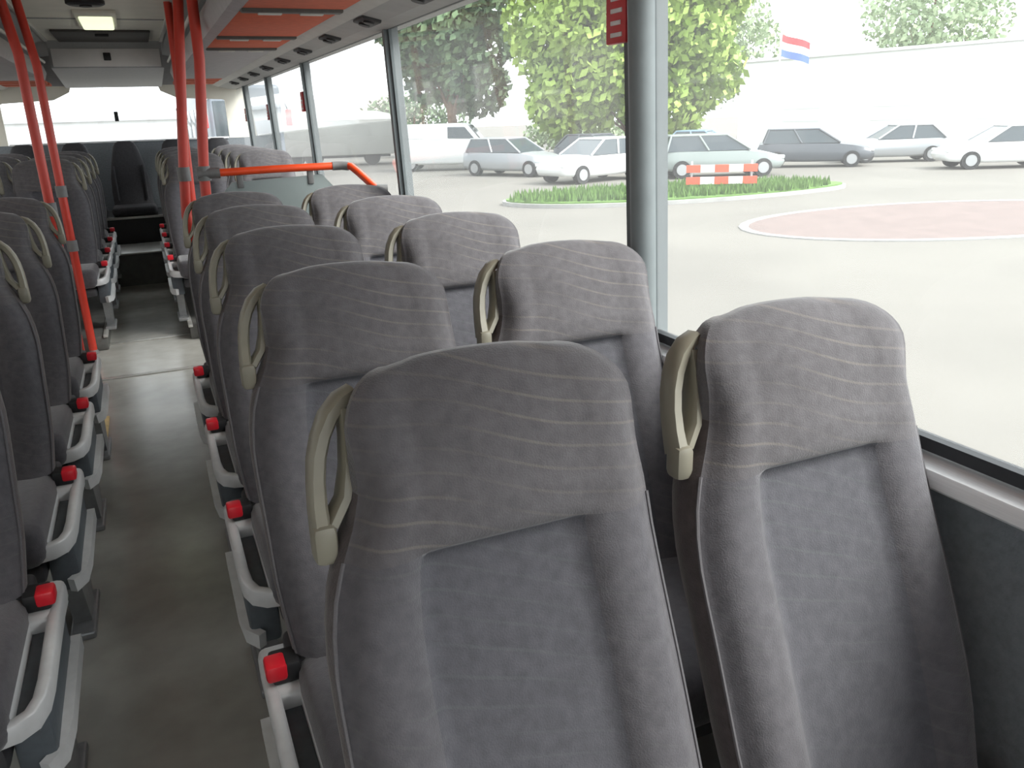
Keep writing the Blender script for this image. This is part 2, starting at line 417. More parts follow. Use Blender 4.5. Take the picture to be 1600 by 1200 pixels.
# luggage racks with red felt panels
RP = [(-2.6, -1.55), (-1.48, -.45), (-.38, .60), (.67, 1.62), (1.69, 2.50), (2.58, 3.44), (3.56, 4.50), (4.62, 5.16)]
for sx, side in ((1, 'right'), (-1, 'left')):
    t = thing('luggage_rack', 'overhead luggage rack with red felt underside along the %s wall' % side, 'luggage rack')
    lo, hi = sorted((sx * .56, sx * .96))
    MB().box(lo, hi, Y0, 5.2, 1.858, 1.875).build('rack_tray', 'rack_gap', t, smooth=False)
    for ya, yb in RP:
        MB().rbox(lo, hi, ya, yb, 1.838, 1.862, .006).build('felt_panel', 'rack_red', t)
        MB().rbox(*sorted((sx * .565, sx * .955)), yb + .005, yb + .062, 1.826, 1.862, .008).build('cross_bar', 'rack_gap', t)
        for q in (.63, .79): MB().rbox(*sorted((sx * q, sx * (q + .09))), yb + .03, yb + .058, 1.820, 1.829, .003).build('panel_clip', 'strip', t)
    MB().box(lo, hi, 5.2, 8.5, 1.842, 1.875).build('rack_blank', 'rack_grey', t, smooth=False)
    for ya in (8.55, 8.95, 9.35):
        MB().rbox(lo, hi, ya, ya + .28, 1.842, 1.87, .006).build('felt_panel', 'rack_red', t)
    # front lip of the rack, grey-lilac
    poly = [(sx * x, z) for x, z in ((.565, 1.835), (.52, 1.845), (.50, 1.90), (.515, 1.96), (.545, 1.96), (.56, 1.88))]
    MB().prism(poly, 'y', Y0, 8.5).build('rack_lip', 'rack_grey', t)
    MB().tube([(sx * .495, Y0, 1.985), (sx * .495, 8.4, 1.985)], .012, 10).build('rack_tube', 'strip', t)

# ceiling
c = struct(bpy.data.objects.new('ceiling', None), 'beige grey ceiling of the bus', 'ceiling'); COL.objects.link(c)
MB().box(-.46, .46, Y0, Y1, 2.17, 2.2).build('centre_panel', 'ceil', c, smooth=False)
for sx in (-1, 1):
    poly = [(sx * x, z) for x, z in ((.46, 2.17), (.62, 2.14), (1.30, 2.02), (1.30, 2.10), (.46, 2.2))]
    MB().prism(poly, 'y', Y0, Y1).build('cove_panel', 'ceil_grey', c, smooth=False)
    MB().rbox(*sorted((sx * .445, sx * .475)), Y0, 8.5, 2.155, 2.172, .005).build('ceiling_rail', 'strip', c)
for y in (2.0, 4.4, 6.9):
    MB().rbox(-.46, .46, y - .012, y + .012, 2.163, 2.171, .003).build('ceiling_joint', 'ceil_grey', c)
# roof hatch, speaker, lamps
rh = thing('roof_hatch', 'dark roof hatch at the far end of the ceiling', 'roof hatch', (0, 8.05, 2.17))
MB().rbox(-.36, .36, -.42, .42, -.02, .0, .008).build('hatch_panel', 'rack_gap', rh)
MB().rbox(-.05, .05, -.30, -.27, -.04, -.018, .006).build('hatch_handle', 'black', rh)
for i, (y, lab) in enumerate(((6.95, 'square lit ceiling lamp over the aisle'), (2.9, 'ceiling lamp over the front of the aisle'))):
    t = thing('ceiling_lamp', lab, 'lamp', (0.0, y, 2.17), 0, 'ceiling lamps')
    MB().rbox(-.13, .13, -.55, .45, -.022, 0, .006).build('housing', 'ceil', t)
    MB().rbox(-.105, .105, -.36, .26, -.046, -.018, .012).build('lens', 'lamp', t)
sp = thing('ceiling_speaker', 'black round speaker in the ceiling before the lit lamp', 'speaker', (-.03, 5.98, 2.17))
MB().tube([(0, 0, 0), (0, 0, -.02), (0, 0, -.028)], .11, 20, scales=[1, 1, .85]).build('speaker_grille', 'black', sp)
MB().tube([(0, 0, -.026), (0, 0, -.036)], .035, 14).build('speaker_dome', 'vent', sp)

# rear wall with the rear window
rw = struct(bpy.data.objects.new('wall_rear', None), 'rear wall of the bus around the rear window', 'wall'); COL.objects.link(rw)
YR = 10.0
MB().box(-1.31, 1.31, YR, YR + .05, -.06, 1.29).build('wall_panel', 'wall', rw, smooth=False)
MB().box(-1.31, 1.31, YR, YR + .05, 1.86, 2.2).build('header_panel', 'ceil_grey', rw, smooth=False)
for sx in (-1, 1):
    MB().prism([(sx * .42, 1.86), (sx * .44, 1.80), (sx * .60, 1.725), (sx * 1.07, 1.70), (sx * 1.09, 1.69), (sx * 1.09, 1.29), (sx * 1.31, 1.29), (sx * 1.31, 1.86)], 'y', YR, YR + .05).build('corner_panel', 'ceil', rw, smooth=False)
g = MB().add([(-1.1, YR + .02, 1.29), (1.1, YR + .02, 1.29), (1.1, YR + .02, 1.86), (-1.1, YR + .02, 1.86)], [(0, 1, 2, 3)]).build('window_%d' % wn_, 'glass', None, smooth=False)
struct(g, 'wide rear window of the bus', 'window'); wn_ += 1
MB().rbox(-.055, -.015, YR - .01, YR + .019, 1.50, 1.60, .006).build('window_latch', 'black', g)
MB().rbox(-1.08, 1.08, YR - .02, YR + .019, 1.285, 1.305, .006).build('window_ledge', 'sill', g)
# rear header box above the rear bench
hb = thing('rear_air_unit', 'pale box with a dark latch under the rear ceiling', 'air unit', (0, 8.55, 2.17))
MB().prism([(0, 0), (0, -.06), (.02, -.225), (1.42, -.33), (1.42, 0)], 'x', -.46, .46).build('unit_body', 'ceil_grey', hb, smooth=False)
MB().rbox(-.44, .44, -.012, .004, -.215, -.065, .006).build('unit_front', 'ceil_light', hb)
MB().rbox(-.03, .03, -.026, -.008, -.165, -.10, .006).build('unit_latch', 'black', hb)
# front wall behind the photographer
fw = struct(bpy.data.objects.new('wall_front', None), 'front bulkhead of the bus', 'wall'); COL.objects.link(fw)
MB().box(-1.31, 1.31, Y0 - .05, Y0, -.06, .75).build('wall_panel', 'wall', fw, smooth=False)
MB().box(-1.31, 1.31, Y0 - .05, Y0, 1.95, 2.2).build('header_panel', 'ceil_grey', fw, smooth=False)
g = MB().add([(-1.31, Y0 - .02, .75), (1.31, Y0 - .02, .75), (1.31, Y0 - .02, 1.95), (-1.31, Y0 - .02, 1.95)], [(0, 1, 2, 3)]).build('window_%d' % wn_, 'glass', None, smooth=False)
struct(g, 'windscreen at the front of the bus', 'window')

# ------------------------------------------------------------------ seats
ZB, ZTOP, ZSEAM = .40, 1.14, .925
LEAN = [(.40, -.045), (.55, .005), (.70, .065), (.86, .135), (1.0, .195), (1.14, .245)]
HWH = [(.40, .205), (.55, .222), (.80, .224), (.87, .215), (.92, .195), (.965, .172), (1.0, .162), (1.04, .161), (1.08, .166), (1.14, .170)]   # handle side
HWP = [(.40, .210), (.55, .228), (.80, .226), (.88, .226), (.95, .230), (1.06, .222), (1.14, .214)]                 # plain side
ZR, RC = 1.072, .062                         # where the top corners start to round
US = [-1, -.985, -.955, -.91, -.84, -.74, -.66, -.60, -.53, -.48, -.42, -.32, -.16, 0, .16, .32, .42, .48, .53, .60, .66, .74, .84, .91, .955, .985, 1]
ZL = [.40, .41, .43, .47, .52, .57, .62, .67, .72, .77, .81, .85, .885, .905, .917, .925, .932, .944, .958, .978, 1.0, 1.025, 1.045, 1.065, 1.083, 1.098, 1.110, 1.120, 1.129, 1.135, 1.1385, 1.14]
def back_pt(u, z):
    t = max(0, (z - ZR) / (ZTOP - ZR)); cut = (RC if u < 0 else RC * 1.15) * (1 - math.sqrt(max(0, 1 - t * t)))
    hw = (lin(HWH, z) if u < 0 else lin(HWP, z)) - cut
    x = hw * u
    zz = z - (.012 * abs(u) ** 2.2) * sst(.90, 1.14, z)           # crowned top
    y = lin(LEAN, z)
    au = abs(u)
    inner = 1 - sst(.46, .62, au)
    below = 1 - sst(.915, .933, z)
    y += .024 * inner * below * sst(.40, .50, z)                    # centre panel lies deeper
    y -= .012 * math.cos(min(1, au) * math.pi / 2) * sst(.925, .975, z) * (1 - sst(1.05, 1.14, z))   # padded head part
    y -= .006 * sst(.55, .75, au) * (1 - sst(.9, 1, au))            # bolster crown
    e = sst(.78, 1, au) ** 1.6 * (1 - sst(.95, 1.12, z))
    y += .030 * e
    y += .035 * (1 - math.sqrt(max(0, 1 - max(0, (z - 1.065) / .075) ** 2)))
    return (x, y, zz)
def front_grid(sel):
    idx = {}; mb = MB(); fs = []
    def vid(i, j):
        if (i, j) not in idx:
            idx[(i, j)] = len(mb.v); mb.v.append(back_pt(US[i], ZL[j]))
        return idx[(i, j)]
    for j in range(len(ZL) - 1):
        for i in range(len(US) - 1):
            um = (US[i] + US[i + 1]) / 2; zm = (ZL[j] + ZL[j + 1]) / 2
            if sel(um, zm): fs.append((vid(i, j), vid(i + 1, j), vid(i + 1, j + 1), vid(i, j + 1)))
    mb.f = fs; return mb
def outline():
    pts = [back_pt(-1, z) for z in ZL] + [back_pt(u, ZL[-1]) for u in US[1:-1]] + [back_pt(1, z) for z in reversed(ZL)]
    return pts
def shell_mesh(top=None):
    """side gusset and rear of the backrest"""
    o = outline(); n = len(o)
    rings = [o]; nrm = []
    for i in range(n):
        p, q = o[max(0, i - 1)], o[min(n - 1, i + 1)]
        t = Vector((q[0] - p[0], q[2] - p[2]))
        nrm.append(Vector((-t.y, t.x)).normalized() if t.length > 1e-9 else Vector((0, 1)))
    for back, grow in ((.016, .005), (.040, .004), (.070, -.006), (.096, -.026)):
        ring = []
        for (x, y, z), nn in zip(o, nrm):
            g_ = grow - .35 * back * sst(1.02, 1.10, z)          # the top rolls over to the back
            ring.append((x + nn.x * g_, y + back * (1 - .25 * sst(.9, 1.135, z)), z + nn.y * g_ * sst(.5, .9, z)))
        rings.append(ring)
    mb = MB(); vs = [p for r in rings for p in r]; fs = []
    for k in range(len(rings) - 1):
        for i in range(n - 1):
            if top is None or (o[i][2] + o[i + 1][2] > 2 * .99) == top: fs.append((k * n + i, k * n + i + 1, (k + 1) * n + i + 1, (k + 1) * n + i))
        if not top: fs.append((k * n + n - 1, k * n, (k + 1) * n, (k + 1) * n + n - 1))
    mb.add(vs, fs); return mb, rings[-1]
def make_seat(name, aisle, mirrored, label, cat='seat'):
    t = thing(name, label, cat)
    def B(mb, nm, m, par=t, **k):
        if mirrored: mb.mirror()
        return mb.build(nm, m, par, **k)
    hd = B(front_grid(lambda u, z: z > ZSEAM), 'headrest', 'head', angle=80, label='plush headrest with thin wavy lines')
    B(front_grid(lambda u, z: z < ZSEAM and abs(u) < .53), 'back_panel', 'panel', angle=80)
    for s in (-1, 1): B(front_grid(lambda u, z: z < ZSEAM and u * s > .53), 'side_bolster', 'bolster', angle=80)
    sh, last = shell_mesh(False); gs = B(sh, 'side_gusset', 'gusset', angle=60)
    sh, last = shell_mesh(True); B(sh, 'headrest_top', 'head', angle=80)
    # rear plastic shell: rows across
    nz = len(ZL); mb = MB()
    L = last[:nz]; R = list(reversed(last[-nz:])); vs = []; fs = []
    for i in range(nz):
        for q in range(7):
            f = q / 6; p = [L[i][k] + (R[i][k] - L[i][k]) * f for k in range(3)]
            p[1] += .018 * math.sin(f * math.pi); 
            if i == nz - 1: p[1] = L[i][1]
            vs.append(p)
    for i in range(nz - 1):
        for q in range(6): fs.append((i * 7 + q, i * 7 + q + 1, (i + 1) * 7 + q + 1, (i + 1) * 7 + q))
    mb.add(vs, fs); B(mb, 'back_shell', 'shell')
    ol = outline()
    for sg in (-1, 1):
        B(MB().tube([(x, y, z) for x, y, z in ol if z < .93 and x * sg > 0], .0028, 6), 'piping', 'piping')
    # seat cushion and pan
    cu = MB().rbox(-.215, .215, -.43, .03, .305, .425, .045, 4)
    cu.v = [(x, y, z + (.012 * (abs(x) / .2) ** 2 if z > .38 else 0) + (.012 * sst(-.25, -.42, y))) for x, y, z in cu.v]
    B(cu, 'seat_cushion', 'bolster', angle=60)
    B(MB().rbox(-.195, .195, -.38, .06, .25, .315, .02), 'seat_pan', 'shell')
    # grab handle on the shoulder, a flat loop
    def yl(z, d=.055): return lin(LEAN, z) + d
    hp = [(-.143, 1.105), (-.160, 1.097), (-.178, 1.080), (-.191, 1.058), (-.200, 1.034), (-.205, 1.008), (-.208, .980), (-.209, .952)]
    ip = [(-.158, 1.085), (-.160, 1.055), (-.165, 1.02), (-.176, .985), (-.198, .958)]
    prof = [(-.018, -.006), (-.012, -.010), (.012, -.010), (.018, -.006), (.018, .006), (.012, .010), (-.012, .010), (-.018, .006)]
    hn = MB()
    hn.sweep([(x, yl(z), z) for x, z in hp], [(q, p) for p, q in prof], ref=(0, 1, 0), scales=[.8, .95, 1, 1, 1, 1, 1.05, 1.15])
    hn.sweep([(x, yl(z), z) for x, z in ip], [(q * .8, p) for p, q in prof], ref=(0, 1, 0))
    hn.rbox(-.222, -.192, yl(.94) - .018, yl(.94) + .018, .915, .968, .010)
    B(hn, 'grab_handle', 'beige', label='beige plastic shoulder grab handle')
    # support
    if aisle:
        x0, x1 = -.277, -.198
        arc = [(x0 + .012, .075, .372), (x0 + .012, .0, .378), (x0 + .012, -.15, .375), (x0 + .012, -.28, .37), (x0 + .016, -.335, .367), (x0 + .030, -.372, .363), (x0 + .055, -.388, .360), (x1 + .01, -.392, .358)]
        B(MB().sweep(arc, [(-.013, -.028), (.013, -.028), (.013, .010), (.008, .015), (-.008, .015), (-.013, .010)]), 'side_frame', 'silver', angle=50)
        B(MB().rbox(x1 - .018, x1, -.385, .05, .335, .385, .006), 'inner_rail', 'silver')
        B(MB().rbox(x0 + .02, x1 - .012, -.375, .05, .325, .352, .004), 'frame_inset', 'frame_dark')
        B(MB().rbox(x0, x1 + .005, -.055, .115, .33, .392, .018, 3), 'frame_block', 'silver')
        lr = [(x0 - .004, .05, .245), (x0 - .004, -.25, .235), (x0 + .004, -.33, .23), (x0 + .03, -.365, .226)]
        B(MB().sweep(lr, [(-.011, -.02), (.011, -.02), (.011, .02), (-.011, .02)]), 'lower_rail', 'silver', angle=50)
        B(MB().rbox(x0 + .006, x1, -.345, .04, .20, .34, .012), 'side_skirt', 'frame_dark')
        lg = MB(); lg.prism([(-.30, .22), (-.02, .22), (-.10, .02), (-.22, .02)], 'x', x0 + .022, x1 - .01); lg.rbox(x0 + .01, x1, -.29, -.03, 0, .024, .006)
        B(lg, 'leg', 'leg', smooth=False)
        bk = B(MB().rbox(-.262, -.205, -.034, .028, .392, .436, .008), 'belt_buckle', 'black')
        B(MB().rbox(-.272, -.232, -.040, .010, .405, .440, .007), 'release_button', 'red_button', bk, label='bright red release button')
        B(MB().sweep([(-.215, .0, .425), (-.15, .012, .436), (-.06, .02, .442), (.02, .03, .436)], [(-.022, -.002), (.022, -.002), (.022, .002), (-.022, .002)]), 'belt_strap', 'strap')
        hg = MB().rbox(-.225, -.17, .0, .09, .36, .435, .015, 3); B(hg, 'hinge_cover', 'black')
    else:
        lg = MB(); lg.rbox(-.03, .03, -.26, -.10, .01, .26, .01); lg.rbox(-.05, .05, -.29, -.06, 0, .02, .006)
        B(lg, 'leg', 'leg')
        B(MB().sweep([(-.20, .0, .43), (-.12, .012, .438), (-.02, .02, .442), (.06, .03, .436)], [(-.022, -.002), (.022, -.002), (.022, .002), (-.022, .002)]), 'belt_strap', 'strap')
        bk = B(MB().rbox(-.232, -.19, -.034, .028, .40, .44, .008), 'belt_buckle', 'black')
        B(MB().rbox(-.240, -.212, -.038, .008, .41, .443, .006), 'release_button', 'red_button', bk, label='bright red release button')
    return t

AX, WXC = .470, .982
ordn = ['nearest', 'second', 'third', 'fourth', 'fifth']
RY = [.66, 1.408, 2.154, 2.887, 3.60]
ra = make_seat('aisle_seat', True, False, 'x'); rwn = make_seat('window_seat', False, False, 'x')
la = make_seat('aisle_seat', True, True, 'x'); lwn = make_seat('window_seat', False, True, 'x')
used = set()
def put(proto, loc, label, group):
    if proto.name in used: return dup(proto, loc, label, group)
    used.add(proto.name); proto.location = loc; proto['label'] = label; proto['group'] = group; return proto
for i, y in enumerate(RY):
    put(ra, (AX, y, 0), '%s grey plush aisle seat right of the aisle, in the block before the orange rail' % ordn[i], 'right aisle seats before the rail')
    put(rwn, (WXC, y, 0), '%s grey plush window seat by the right sill, in the block before the orange rail' % ordn[i], 'right window seats before the rail')
for i, y in enumerate([1.909, 2.65, 3.378, 4.116]):
    put(la, (-AX, y, 0), '%s grey plush aisle seat left of the aisle, cut by the left photo edge' % ordn[i], 'left aisle seats')
RR = [6.40, 7.13, 7.86, 8.60]
for i, y in enumerate(RR):
    z = .10 if y < 8.2 else .30 - .12
    dz = .10
    put(ra, (AX, y, dz), '%s dark aisle seat of the rear right block behind the orange rail' % ordn[i], 'rear right seats')
    put(rwn, (WXC, y, dz), '%s dark window seat of the rear right block behind the orange rail' % ordn[i], 'rear right seats')
    put(la, (-AX, y, dz), '%s dark aisle seat of the rear left block beyond the red poles' % ordn[i], 'rear left seats')
    put(lwn, (-WXC, y, dz), '%s dark window seat of the rear left block beyond the red poles' % ordn[i], 'rear left seats')

# rear bench: base box and five backs
bb = thing('bench_base', 'dark boxed base under the rear row of seats', 'seat base', (0, 9.12, .30))
MB().rbox(-1.15, 1.15, 0, .80, 0, .28, .01).build('base_box', 'black', bb)
MB().rbox(-.28, .28, -.012, .0, .255, .28, .004).build('base_edge', 'nosing', bb)
def rear_seat(x, lab):
    t = thing('rear_bench_seat', lab, 'seat', (x, 9.45, .30), 0, 'seats of the rear bench')
    cu = MB().rbox(-.21, .21, -.36, .06, .283, .375, .04, 4); cu.build('seat_cushion', 'bench_dark', t, angle=60)
    zs = [.36, .50, .64, .78, .88, .95, .985, 1.0]; hw = [.19, .19, .18, .155, .132, .112, .09, .06]
    vs = []; fs = []; N = 16
    for z, w in zip(zs, hw):
        tk = .055 if z < .96 else .035
        for k in range(N):
            an = 2 * math.pi * k / N; cx_, sy_ = math.cos(an), math.sin(an)
            px_ = w * math.copysign(abs(cx_) ** .5, cx_); py_ = tk * math.copysign(abs(sy_) ** .6, sy_)
            vs.append((px_, .06 + .16 * (z - .36) + py_, z))
    for j in range(len(zs) - 1):
        for k in range(N): fs.append((j * N + k, j * N + (k + 1) % N, (j + 1) * N + (k + 1) % N, (j + 1) * N + k))
    fs += [tuple(reversed(range(N))), tuple(range((len(zs) - 1) * N, len(zs) * N))]
    MB().add(vs, fs).build('backrest', 'bench_dark', t, angle=50)
    for s in (-1, 1): MB().tube([(s * .14, .04 + .16 * (z - .36) - .05, z) for z in (.42, .6, .76)], .012, 8).build('backrest_rib', 'bench_dark', t)
    return t
for x, lab in ((0, 'dark middle seat of the rear bench facing down the aisle'), (-.47, 'dark rear bench seat just left of the middle one'), (.47, 'dark rear bench seat just right of the middle one'),
               (-.92, 'dark rear bench seat in the left corner'), (.92, 'dark rear bench seat in the right corner')):
    rear_seat(x, lab)

# ------------------------------------------------------------------ poles, rail, partition
def pole(path, lab, clamps=(), loc=None):
    b = Vector(path[0]); t = thing('grab_pole', lab, 'pole', tuple(b), 0, 'red grab poles')
    P = [tuple(Vector(p) - b) for p in path]
    MB().tube(P, .025, 14).build('pole_tube', 'pole', t)
    MB().tube([(0, 0, 0), (0, 0, .012), (0, 0, .03)], .034, 16, scales=[1, 1, .65]).build('floor_flange', 'clamp', t)
    for z in clamps:
        p = None
        for q0, q1 in zip(path, path[1:]):
            if q0[2] <= z <= q1[2]:
                f = (z - q0[2]) / (q1[2] - q0[2]); p = Vector(q0).lerp(Vector(q1), f) - b
        MB().tube([p - Vector((0, 0, .035)), p + Vector((0, 0, .035))], .032, 14).build('clamp', 'clamp', t)
    return t
pole([(.36, 4.60, 0), (.33, 4.60, .7), (.305, 4.6, .98), (.325, 4.60, 1.21), (.385, 4.60, 1.72), (.42, 4.60, 2.02), (.43, 4.60, 2.16)], 'red grab pole nearer the aisle at the end of the orange rail', (1.19,))
pole([(.385, 4.36, 0), (.39, 4.36, .8), (.405, 4.36, 1.2), (.46, 4.36, 1.72), (.465, 4.36, 2.02), (.465, 4.36, 2.15)], 'red grab pole holding the left end of the orange rail', (1.2,))
pole([(.40, 5.88, 0), (.40, 5.88, .9), (.43, 5.88, 1.8), (.435, 5.88, 2.16)], 'red grab pole at the front of the rear right seat block', (1.5,))
pole([(-.355, 5.90, 0), (-.355, 5.90, 1.0), (-.35, 5.90, 1.8), (-.39, 5.90, 2.16)], 'red grab pole standing on the floor left of the aisle, nearest the centre', (1.06, .72))
pole([(-.355, 5.08, 0), (-.355, 5.08, 1.0), (-.355, 5.08, 1.8), (-.40, 5.08, 2.16)], 'red grab pole behind the left seats, farthest left', (1.02,))
# orange rail
rl = thing('hand_rail', 'bright orange tubular hand rail running from the red poles to the window', 'rail', (.435, 4.345, 1.2))
pts = [(0, 0, 0), (.30, -.004, .004), (.62, -.006, .004)]
MB().tube(pts, .019, 14).build('rail_tube', 'rail', rl)
MB().tube([(.665, -.012, .003), (.69, -.05, -.002), (.705, -.14, -.03), (.72, -.25, -.065), (.735, -.36, -.10)], .0185, 14).build('rail_return', 'rail', rl)
MB().tube([(.60, -.006, .004), (.65, -.010, .004), (.68, -.03, 0)], .0225, 14).build('elbow_clamp', 'clamp', rl)
MB().tube([(-.06, .01, 0), (.045, 0, 0)], .026, 14).build('end_clamp', 'clamp', rl)
MB().tube([(.735, -.36, -.10), (.785, -.37, -.102)], .024, 12).build('wall_clamp', 'clamp', rl)
pn = thing('partition_panel', 'grey green partition panel under the orange rail', 'partition', (.40, 4.36, .25))
MB().prism([(-.10, 0), (.72, 0), (.72, .70), (.66, .82), (.58, .915), (.13, .90), (-.03, .73), (-.10, .60)], 'y', -.012, .012).build('panel_board', 'screen', pn, smooth=False)
for x in (.17, .52): MB().rbox(x - .015, x + .015, -.02, .012, .87, .945, .005).build('panel_bracket', 'clamp', pn)
for x in (-.05, .67): MB().rbox(x - .02, x + .02, -.018, .018, -.25, .02, .005).build('panel_foot', 'clamp', pn)
struct(MB().rbox(-.252, -.222, 3.9, 4.45, 0, .012, .004).build('trim_30', 'yellow'), 'yellow edge mark on the floor left of the aisle')

# ------------------------------------------------------------------ outside
GZ = -.85
struct(MB().add([(-160, -120, GZ), (160, -120, GZ), (160, 200, GZ), (-160, 200, GZ)], [(0, 1, 2, 3)]).build('ground', 'ground', smooth=False), 'pale concrete yard outside the bus', 'ground')
def ell(cx, cy, rx, ry, rot, z0, z1, n=40, wob=0):
    P = []
    for k in range(n):
        an = 2 * math.pi * k / n; r = 1 + wob * math.sin(3 * an + 1)
        x, y = rx * r * math.cos(an), ry * r * math.sin(an)
        P.append((cx + x * math.cos(rot) - y * math.sin(rot), cy + x * math.sin(rot) + y * math.cos(rot)))
    return MB().prism(P, 'z', z0, z1), P
pc, P = ell(15.2, 11.7, 4.6, 2.6, math.radians(-8), GZ, GZ + .012)
struct(pc.build('paving', 'brick_yard', smooth=False), 'reddish round paving in the yard', 'paving')
kb = MB().sweep([(x, y, GZ + .01) for x, y in P], [(-.09, -.01), (.09, -.01), (.09, .012), (-.09, .012)], closed=True)
struct(kb.build('paving_edge', 'kerb', smooth=False), 'grey kerb ring round the reddish paving', 'kerb')
gi, P = ell(13.6, 19.2, 5.0, 1.7, math.radians(-10), GZ, GZ + .14, wob=.06)
gt = thing('grass_island', 'green grass island with a kerb in the yard', 'grass island', (0, 0, 0))
gi.build('turf', 'grass', gt, smooth=False)
MB().sweep([(x, y, GZ + .05) for x, y in P], [(-.1, -.05), (.1, -.05), (.1, .05), (-.1, .05)], closed=True).build('kerb', 'kerb', gt, smooth=False)
bl = MB()
for k in range(5000):
    an = random.random() * 2 * math.pi; r = math.sqrt(random.random()) * .95
    x, y = 5.0 * r * math.cos(an), 1.7 * r * math.sin(an); ro = math.radians(-10)
    X, Y = 13.6 + x * math.cos(ro) - y * math.sin(ro), 19.2 + x * math.sin(ro) + y * math.cos(ro)
    h = random.uniform(.08, .28); q = random.random() * 3.14; dx, dy = .05 * math.cos(q), .05 * math.sin(q)
    bl.add([(X - dx, Y - dy, GZ + .13), (X + dx, Y + dy, GZ + .13), (X + random.uniform(-.05, .05), Y + random.uniform(-.05, .05), GZ + .13 + h)], [(0, 1, 2)])
bo = bl.build('grass_blades', 'grass', gt, smooth=False, kind='stuff')
# red and white barrier
ba = thing('road_barrier', 'red and white striped barrier boards on the grass island', 'barrier', (14.6, 18.5, GZ + .14), math.radians(-32))
for z in (.18, .50):
    for k in range(5):
        x0 = -.95 + k * .38
        MB().rbox(x0, x0 + .38, -.02, .02, z, z + .2, .004, 1).build('barrier_board', 'bar_red' if k % 2 == 0 else 'white', ba)
for x in (-.8, .8): MB().rbox(x - .03, x + .03, .02, .07, -.02, .8, .008).build('barrier_post', 'hub', ba)

def tree(name, x, y, trunk_h, crown, leafmat, lab, nleaf, lsize, tr=.18):
    t = thing(name, lab, 'tree', (x, y, GZ), 0, 'trees in the yard')
    top = max(c[2] for c in crown)
    tk = MB(); tk.tube([(0, 0, 0), (.05, 0, trunk_h * .5), (-.05, .05, trunk_h), (.1, 0, top)], tr, 10, scales=[1.25, 1, .85, .25])
    for c in crown[:6]: tk.tube([(0, 0, trunk_h * .9), (c[0] * .5, c[1] * .5, (trunk_h + c[2]) / 2), (c[0], c[1], c[2])], tr * .35, 6, scales=[1, .7, .2])
    tk.build('trunk', 'bark', t)
    lf = MB(); tot = sum(c[3] * c[3] * c[4] for c in crown)
    for cx, cy, cz, r, rz_ in crown:
        for k in range(int(nleaf * r * r * rz_ / tot)):
            d = Vector((random.gauss(0, 1), random.gauss(0, 1), random.gauss(0, 1))).normalized() * (random.uniform(.45, 1.0) ** .6)
            p = Vector((cx + d.x * r, cy + d.y * r, cz + d.z * rz_))
            n1 = Vector((random.gauss(0, 1), random.gauss(0, 1), random.gauss(.3, 1))).normalized()
            e1 = n1.orthogonal().normalized() * lsize * random.uniform(.6, 1.2); e2 = n1.cross(e1) * .6
            lf.add([p - e1, p - e2, p + e1, p + e2], [(0, 1, 2, 3)])
    lf.build('foliage', leafmat, t, smooth=False)
    return t
def crowns(n, rx, ry, z0, z1, r):
    L = []
    for k in range(n):
        f = (k + .5) / n; z = z0 + (z1 - z0) * f; w = math.sin(math.pi * (.18 + .72 * f)) ; an = k * 2.4
        rr = r * random.uniform(.8, 1.15)
        L.append((rx * w * math.cos(an) * random.uniform(.4, 1), ry * w * math.sin(an) * random.uniform(.4, 1), z, rr, rr * .85))
    return L
tree('broadleaf_tree', 21.0, 33.6, 1.5, crowns(30, 5.9, 3.4, 2.6, 10.4, 2.0), 'leaf_lime', 'large bright lime green tree behind the nearest window post', 30000, .25)
tree('broadleaf_tree', 15.6, 42.5, 2.6, crowns(18, 3.0, 2.6, 3.6, 10.5, 1.7), 'leaf_dark', 'dark green tree with a bare brown trunk left of the lime tree', 14000, .26, .28)
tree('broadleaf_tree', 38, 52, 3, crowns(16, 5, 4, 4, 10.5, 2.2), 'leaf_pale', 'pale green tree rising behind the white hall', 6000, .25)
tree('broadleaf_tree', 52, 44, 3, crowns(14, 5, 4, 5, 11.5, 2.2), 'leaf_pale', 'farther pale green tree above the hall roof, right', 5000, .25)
def bush(x, y, w, h, lab, mt):
    t = thing('bush', lab, 'bush', (x, y, GZ), 0, 'bushes'); lf = MB()
    MB().tube([(0, 0, 0), (0, 0, h * .7)], .06, 6).build('stem', 'bark', t)
    for k in range(2600):
        d = Vector((random.gauss(0, 1), random.gauss(0, 1), random.gauss(0, 1))).normalized() * random.uniform(.5, 1)
        p = Vector((d.x * w, d.y * w * .5, h * .5 + d.z * h * .5)); n1 = Vector((random.gauss(0, 1), random.gauss(0, 1), random.gauss(0, 1))).normalized()
        e1 = n1.orthogonal().normalized() * .16; e2 = n1.cross(e1) * .6
        lf.add([p - e1, p - e2, p + e1, p + e2], [(0, 1, 2, 3)])
    lf.build('foliage', mt, t, smooth=False)
bush(16.6, 52.5, 4.0, 4.0, 'dark green bush below the dark tree', 'leaf_dark')
bush(25, 46, 3.6, 2.6, 'grey green bush behind the parked cars', 'leaf_pale')

